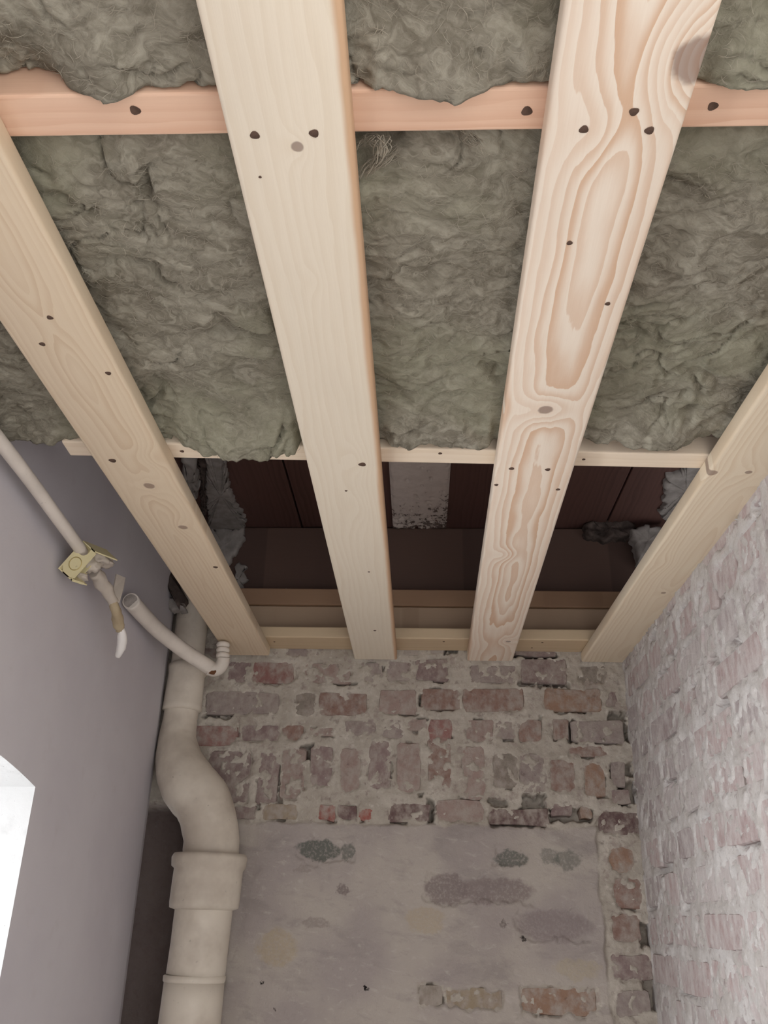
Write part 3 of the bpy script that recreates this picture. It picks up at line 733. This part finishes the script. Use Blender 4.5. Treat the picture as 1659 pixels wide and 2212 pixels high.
def sag_mid(X_, Y_):
    e = sstep(1.00, 1.095, Y_); n = fbm(X_*45, Y_*8, oct=3, seed=201)*.006
    edge = .016+.032*G(X_, -.26, .085)+.016*G(X_, -.19, .03)+.004*G(X_, .06, .05)+.012*G(X_, .335, .035)-.010*G(X_, .43, .05)-.014*G(X_, -.36, .022)
    return e*(edge+n)-.006*sstep(.60, .565, Y_)-.03*G(X_, -.045, .03)*sstep(.64, .56, Y_)
def sag_front(X_, Y_):
    e = sstep(.44, .500, Y_); n = fbm(X_*40, Y_*8, oct=3, seed=202)*.006
    edge = .010+.017*G(X_, -.262, .018)+.008*G(X_, .0, .05)+.016*G(X_, .02, .03)+.010*G(X_, .27, .05)-.030*sstep(-.28, -.34, X_)
    return e*(edge+n)
w2 = wool('mineral_wool_batt', XL+.004, XR-.012, .555, 1.097, 31, sag_mid, 'large olive grey mineral wool batt between the two cross battens')
w1 = wool('mineral_wool_batt', XL+.004, XR-.012, .16, .507, 51, sag_front, 'olive grey mineral wool batt in front of the pinkish cross batten')

def wisp(parent, pts, r, seed):
    """torn strand of wool fibres: several thin threads side by side"""
    q = random.Random(seed); V = []; F = []
    for k in range(26):
        pp = np.array(pts, float)+np.array([[q.gauss(0, .0035) for _ in range(3)] for _ in pts]); pp = spline(pp, 5)
        n0 = len(V); s = 4
        for i, p in enumerate(pp):
            rad = r*q.uniform(.6, 1.2)*math.sin(math.pi*(i+1)/(len(pp)+1))+.0001
            for j in range(s):
                a = 2*math.pi*j/s; V.append((p[0]+rad*math.cos(a), p[1]+rad*math.sin(a)*.7, p[2]+rad*math.sin(a)*.7))
        for i in range(len(pp)-1):
            for j in range(s): F.append((n0+i*s+j, n0+i*s+(j+1) % s, n0+(i+1)*s+(j+1) % s, n0+(i+1)*s+j))
    o = link('wool_wisp', pyd('wool_wisp', V, F), WISP, parent); o['kind'] = 'stuff'; return o
wz = ZC+.004
for k, L in enumerate(([(775,310),(800,300),(818,300),(826,318),(818,345),(795,352)], [(780,378),(805,358),(830,342),(862,330)], [(1005,296),(1022,303),(1040,312)])):
    wisp(w2, [tuple(atZ(a, b, wz)) for a, b in L], .0006, 300+k)

# ------------------------------------------------------------------ drain pipe
dp = thing('drain_pipe', 'cream painted drain pipe with a swan neck offset in the left back corner', 'pipe', (-.465, 2.05, -EYE))
def rel(pts, org): return [tuple(np.array(p)-np.array(org)) for p in pts]
ORG = (-.465, 2.05, -EYE)
def pipe_part(name, rows, k=4, sp=True, wob=.02, seg=40, mat=CREAM, seed=0):
    R_ = spline(rows, k) if sp else np.array(rows, float)
    return link(name, tube_mesh(name, rel(R_[:, :3], ORG), R_[:, 3], seg, True, wob, seed), mat, dp)
pipe_part('upper_pipe', [(-.575, 2.10, .50, .0395), (-.575, 2.10, .60, .0395), (-.575, 2.10, .69, .040), (-.576, 2.10, .80, .040)], seed=1)
pipe_part('upper_collar', [(-.574, 2.10, .462, .0405), (-.574, 2.10, .466, .0475), (-.574, 2.10, .478, .0465), (-.573, 2.10, .552, .0445), (-.570, 2.10, .562, .050), (-.570, 2.10, .578, .050), (-.572, 2.10, .583, .041)], sp=False, seed=2)
pipe_part('swan_neck', [(-.574, 2.10, .475, .0405), (-.576, 2.10, .43, .0415), (-.575, 2.095, .39, .0455), (-.558, 2.078, .335, .056), (-.527, 2.062, .287, .0635), (-.486, 2.052, .243, .0635), (-.463, 2.05, .185, .0615), (-.458, 2.05, .135, .061), (-.459, 2.05, .10, .061)], k=7, wob=.03, seed=3)
pipe_part('socket', [(-.459, 2.05, .136, .062), (-.459, 2.05, .138, .079), (-.459, 2.05, .130, .0825), (-.459, 2.05, .113, .081), (-.459, 2.05, .106, .0745), (-.460, 2.05, .08, .0745), (-.461, 2.05, .04, .0745), (-.461, 2.05, .030, .074), (-.461, 2.05, .026, .062)], sp=False, seed=4)
pipe_part('lower_pipe', [(-.461, 2.05, .05, .0612), (-.462, 2.05, -.02, .0615), (-.465, 2.05, -.098, .0615)], seed=5)
pipe_part('joint_ring', [(-.466, 2.05, -.097, .0615), (-.466, 2.05, -.099, .0645), (-.466, 2.05, -.108, .0645), (-.466, 2.05, -.111, .0625)], sp=False, seed=6)
pipe_part('floor_pipe', [(-.466, 2.05, -.105, .0625), (-.468, 2.05, -.3, .0630), (-.468, 2.05, -.8, .0630), (-.468, 2.05, -EYE, .063)], seed=7)

# ------------------------------------------------------------------ conduits, junction box, severed cable
co = thing('conduit', 'white conduit running along the lilac wall into the yellow junction box', 'conduit', (-.59, .3, .60), 'electrical conduits on the left wall')
pts = spline([(-.598, .30, .628), (-.594, .8, .618), (-.588, 1.10, .602), (-.585, 1.25, .588), (-.583, 1.375, .576)], 8)
link('tube', tube_mesh('tube', rel(pts, (-.59, .3, .60)), [.0105]*len(pts), 20, True, .02), WHITE_PVC, co)
for yy_ in (.55, .98):
    V, F = box_vf(-.034, .013, -.008, .008, -.014, .014, .003)
    link('clip', pyd('clip', V, F), WHITE_PVC, co, (.001 if yy_ < .8 else .006, yy_-.3, .024 if yy_ < .8 else .011))

CA, CB, CC, CD = (np.array(p) for p in ((-.6115, 1.36, .538), (-.586, 1.36, .517), (-.549, 1.36, .571), (-.577, 1.36, .590)))
e1 = (CD-CA)/np.linalg.norm(CD-CA); e2 = (CB-CA)/np.linalg.norm(CB-CA)
wA, wB, wY = np.linalg.norm(CD-CA), np.linalg.norm(CB-CA), .066
jb = thing('junction_box', 'yellowed broken plastic junction box hanging on the lilac wall', 'junction box', tuple(CA))
YV_ = np.array([.28, 1, .16])/1.05      # the box hangs askew
def boxpt(a, b, y): return e1*a+e2*b+YV_*y
def slab(name, quad8, mat, parent=jb):
    F = [(0, 1, 2, 3), (7, 6, 5, 4), (0, 4, 5, 1), (1, 5, 6, 2), (2, 6, 7, 3), (3, 7, 4, 0)]
    return link(name, pyd(name, quad8, F), mat, parent)
def cuboid(name, a0, a1, b0, b1, y0, y1, mat=YELLOW, parent=jb):
    q = [boxpt(a, b, y) for b in (b0, b1) for a, y in ((a0, y0), (a1, y0), (a1, y1), (a0, y1))]
    return slab(name, q, mat, parent)
def plate_with_hole():
    """front cheek of the box with the round conduit entry"""
    V = []; F = []; n = 28; ca, cb, r0 = wA*.86, wB*.30, .0125
    per = []
    for k in range(n):
        an = 2*math.pi*k/n; dx, dz = math.cos(an), math.sin(an)
        t = min(((wA-ca) if dx > 0 else ca)/max(abs(dx), 1e-6), ((wB-cb) if dz > 0 else cb)/max(abs(dz), 1e-6))
        per.append((ca+dx*t, cb+dz*t, ca+min(r0, t*.96)*dx, cb+min(r0, t*.96)*dz))
    for y in (0, .002):
        for p in per: V.append(boxpt(p[0], p[1], y))
        for p in per: V.append(boxpt(p[2], p[3], y))
    for k in range(n):
        j = (k+1) % n
        F += [(k, j, n+j, n+k), (2*n+k, 3*n+k, 3*n+j, 2*n+j), (n+k, n+j, 3*n+j, 3*n+k), (k, 2*n+k, 2*n+j, j)]
    for (aa, bb) in ((0, 0), (0, wB), (wA, 0), (wA, wB)):
        pass
    return link('entry_cheek', pyd('entry_cheek', V, F), YELLOW, jb)
plate_with_hole()
cuboid('back_plate', 0, wA, -.0022, 0, 0, wY*1.05)
cuboid('top_side', wA-.0022, wA, 0, wB*.9, 0, wY)
cuboid('bottom_side', 0, .0022, 0, wB, 0, wY*.62)
cuboid('far_side', 0, wA*.55, 0, wB*.45, wY*.60, wY*.63)
cuboid('rim', .0, .004, wB-.003, wB+.0015, .0, wY*.45)
ring = []
V = []; F = []; n = 28
for k in range(n):
    a = 2*math.pi*k/n
    for rr_, yy_ in ((.0122, -.0001), (.0112, -.0011), (.0104, -.0001)):
        V.append(boxpt(wA*.40+rr_*math.cos(a), wB*.5+rr_*math.sin(a), yy_))
for k in range(n):
    j = (k+1) % n
    F += [(3*k, 3*j, 3*j+1, 3*k+1), (3*k+1, 3*j+1, 3*j+2, 3*k+2)]
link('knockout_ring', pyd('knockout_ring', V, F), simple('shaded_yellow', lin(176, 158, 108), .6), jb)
def lump(name, c, r, seed, mat, parent, org, sub=3):
    import bmesh
    bm = bmesh.new(); bmesh.ops.create_icosphere(bm, subdivisions=sub, radius=1)
    co_ = np.array([v.co[:] for v in bm.verts]); nz = fbm(co_[:, 0]*1.6+seed, co_[:, 1]*1.6, co_[:, 2]*1.6, oct=4)
    for v, q, n_ in zip(bm.verts, co_, nz):
        v.co = Vector(np.array(c)-np.array(org)+q*np.array(r)*(1+.45*n_))
    me = bpy.data.meshes.new(name); bm.to_mesh(me); bm.free(); return link(name, me, mat, parent, smooth=True)
C0 = tuple(CA)
for k, (q, Y_, r_) in enumerate((((213,1208),1.42,(.018,.018,.011)), ((196,1222),1.41,(.016,.015,.013)), ((226,1216),1.44,(.015,.016,.008)), ((178,1247),1.40,(.009,.012,.006)), ((232,1207),1.46,(.010,.012,.006)))):
    lump('plaster_lump', atY(*q, Y_), r_, k*3.3, GREYGYP, jb, C0)
sv = thing('severed_cable', 'dirty severed cable hanging from the yellow junction box with a white stripped end', 'cable', (-.59, 1.47, .57))
SO = (-.59, 1.47, .57)
def cab(name, rows, mat, wob=.18, seed=0, seg=14):
    R_ = spline(rows, 5); return link(name, tube_mesh(name, rel(R_[:, :3], SO), R_[:, 3], seg, True, wob, seed), mat, sv)
A_ = lambda x_, y_, Y_: tuple(atY(x_, y_, Y_))
cab('plaster_crust', [(*A_(203, 1236, 1.44), .010), (*A_(214, 1250, 1.46), .0125), (*A_(228, 1272, 1.49), .0115), (*A_(243, 1298, 1.52), .009), (*A_(249, 1308, 1.53), .005)], GREYGYP, .35, 3)
cab('sheath', [(*A_(243, 1300, 1.52), .007), (*A_(250, 1318, 1.53), .0095), (*A_(254, 1338, 1.545), .0105), (*A_(258, 1356, 1.56), .0095), (*A_(259, 1364, 1.565), .006)], DIRTY, .3, 5)
cab('bare_end', [(*A_(262, 1358, 1.56), .005), (*A_(264, 1374, 1.575), .0088), (*A_(263, 1392, 1.59), .0090), (*A_(259, 1406, 1.60), .0078), (*A_(254, 1418, 1.61), .005)], paint_mat('white_core', lin(232, 228, 224), lin(205, 198, 194), .4), .15, 8)
# torn triangular flap of sheath
fl = [A_(252,1240,1.53), A_(271,1248,1.55), A_(268,1268,1.545), A_(258,1302,1.525), A_(248,1300,1.52), A_(246,1270,1.525)]
V = [tuple(np.array(p)-np.array(SO)) for p in fl]+[tuple(np.array(p)-np.array(SO)+np.array([-.003, .002, 0])) for p in fl]; n = len(fl)
link('torn_flap', pyd('torn_flap', V, [tuple(range(n)), tuple(range(2*n-1, n-1, -1))]+[(k, k+n, (k+1) % n+n, (k+1) % n) for k in range(n)]), GREYGYP, sv)

c2 = thing('conduit', 'short thick white conduit crossing in front of the drain pipe, with a ribbed elbow end', 'conduit', (-.6, 1.70, .60), 'electrical conduits on the left wall')
O2 = (-.6, 1.70, .60)
pts = spline([(-.5985, 1.695, .601), (-.594, 1.78, .597), (-.583, 1.86, .590), (-.545, 1.945, .570), (-.489, 2.005, .543)], 8)
link('bore', tube_mesh('bore', rel([pts[0]-np.array([0, .0006, 0]), pts[0]], O2), [.0145, .0145], 22), simple('dark_bore', lin(150, 142, 136), .9), c2)
link('tube', tube_mesh('tube', rel(pts, O2), [.0172]*len(pts), 22, True, .02, 4), WHITE_PVC, c2)
rows = [(-.496, 2.000, .544, .0165), (-.482, 2.005, .541, .0165), (-.470, 2.006, .548, .0160), (-.464, 2.005, .560, .0155), (-.463, 2.003, .570, .0150)]
R_ = spline(rows, 6); link('elbow', tube_mesh('elbow', rel(R_[:, :3], O2), R_[:, 3], 22, True, .02, 6), WHITE_PVC, c2)
for k in range(3):
    zz_ = .574+k*.0125
    prof = [(.0125, -.0062), (.0150, -.004), (.0162, 0), (.0150, .004), (.0125, .0062)]
    link('rib', tube_mesh('rib', rel([(-.4645-.0008*k, 2.0-.0015*k, zz_+d) for _, d in prof], O2), [r_ for r_, _ in prof], 22, True, .02, 7+k), WHITE_PVC, c2)
lump('torn_opening', A_(459, 1452, 1.992), (.010, .004, .006), 2.2, RUST, c2, O2, 2)
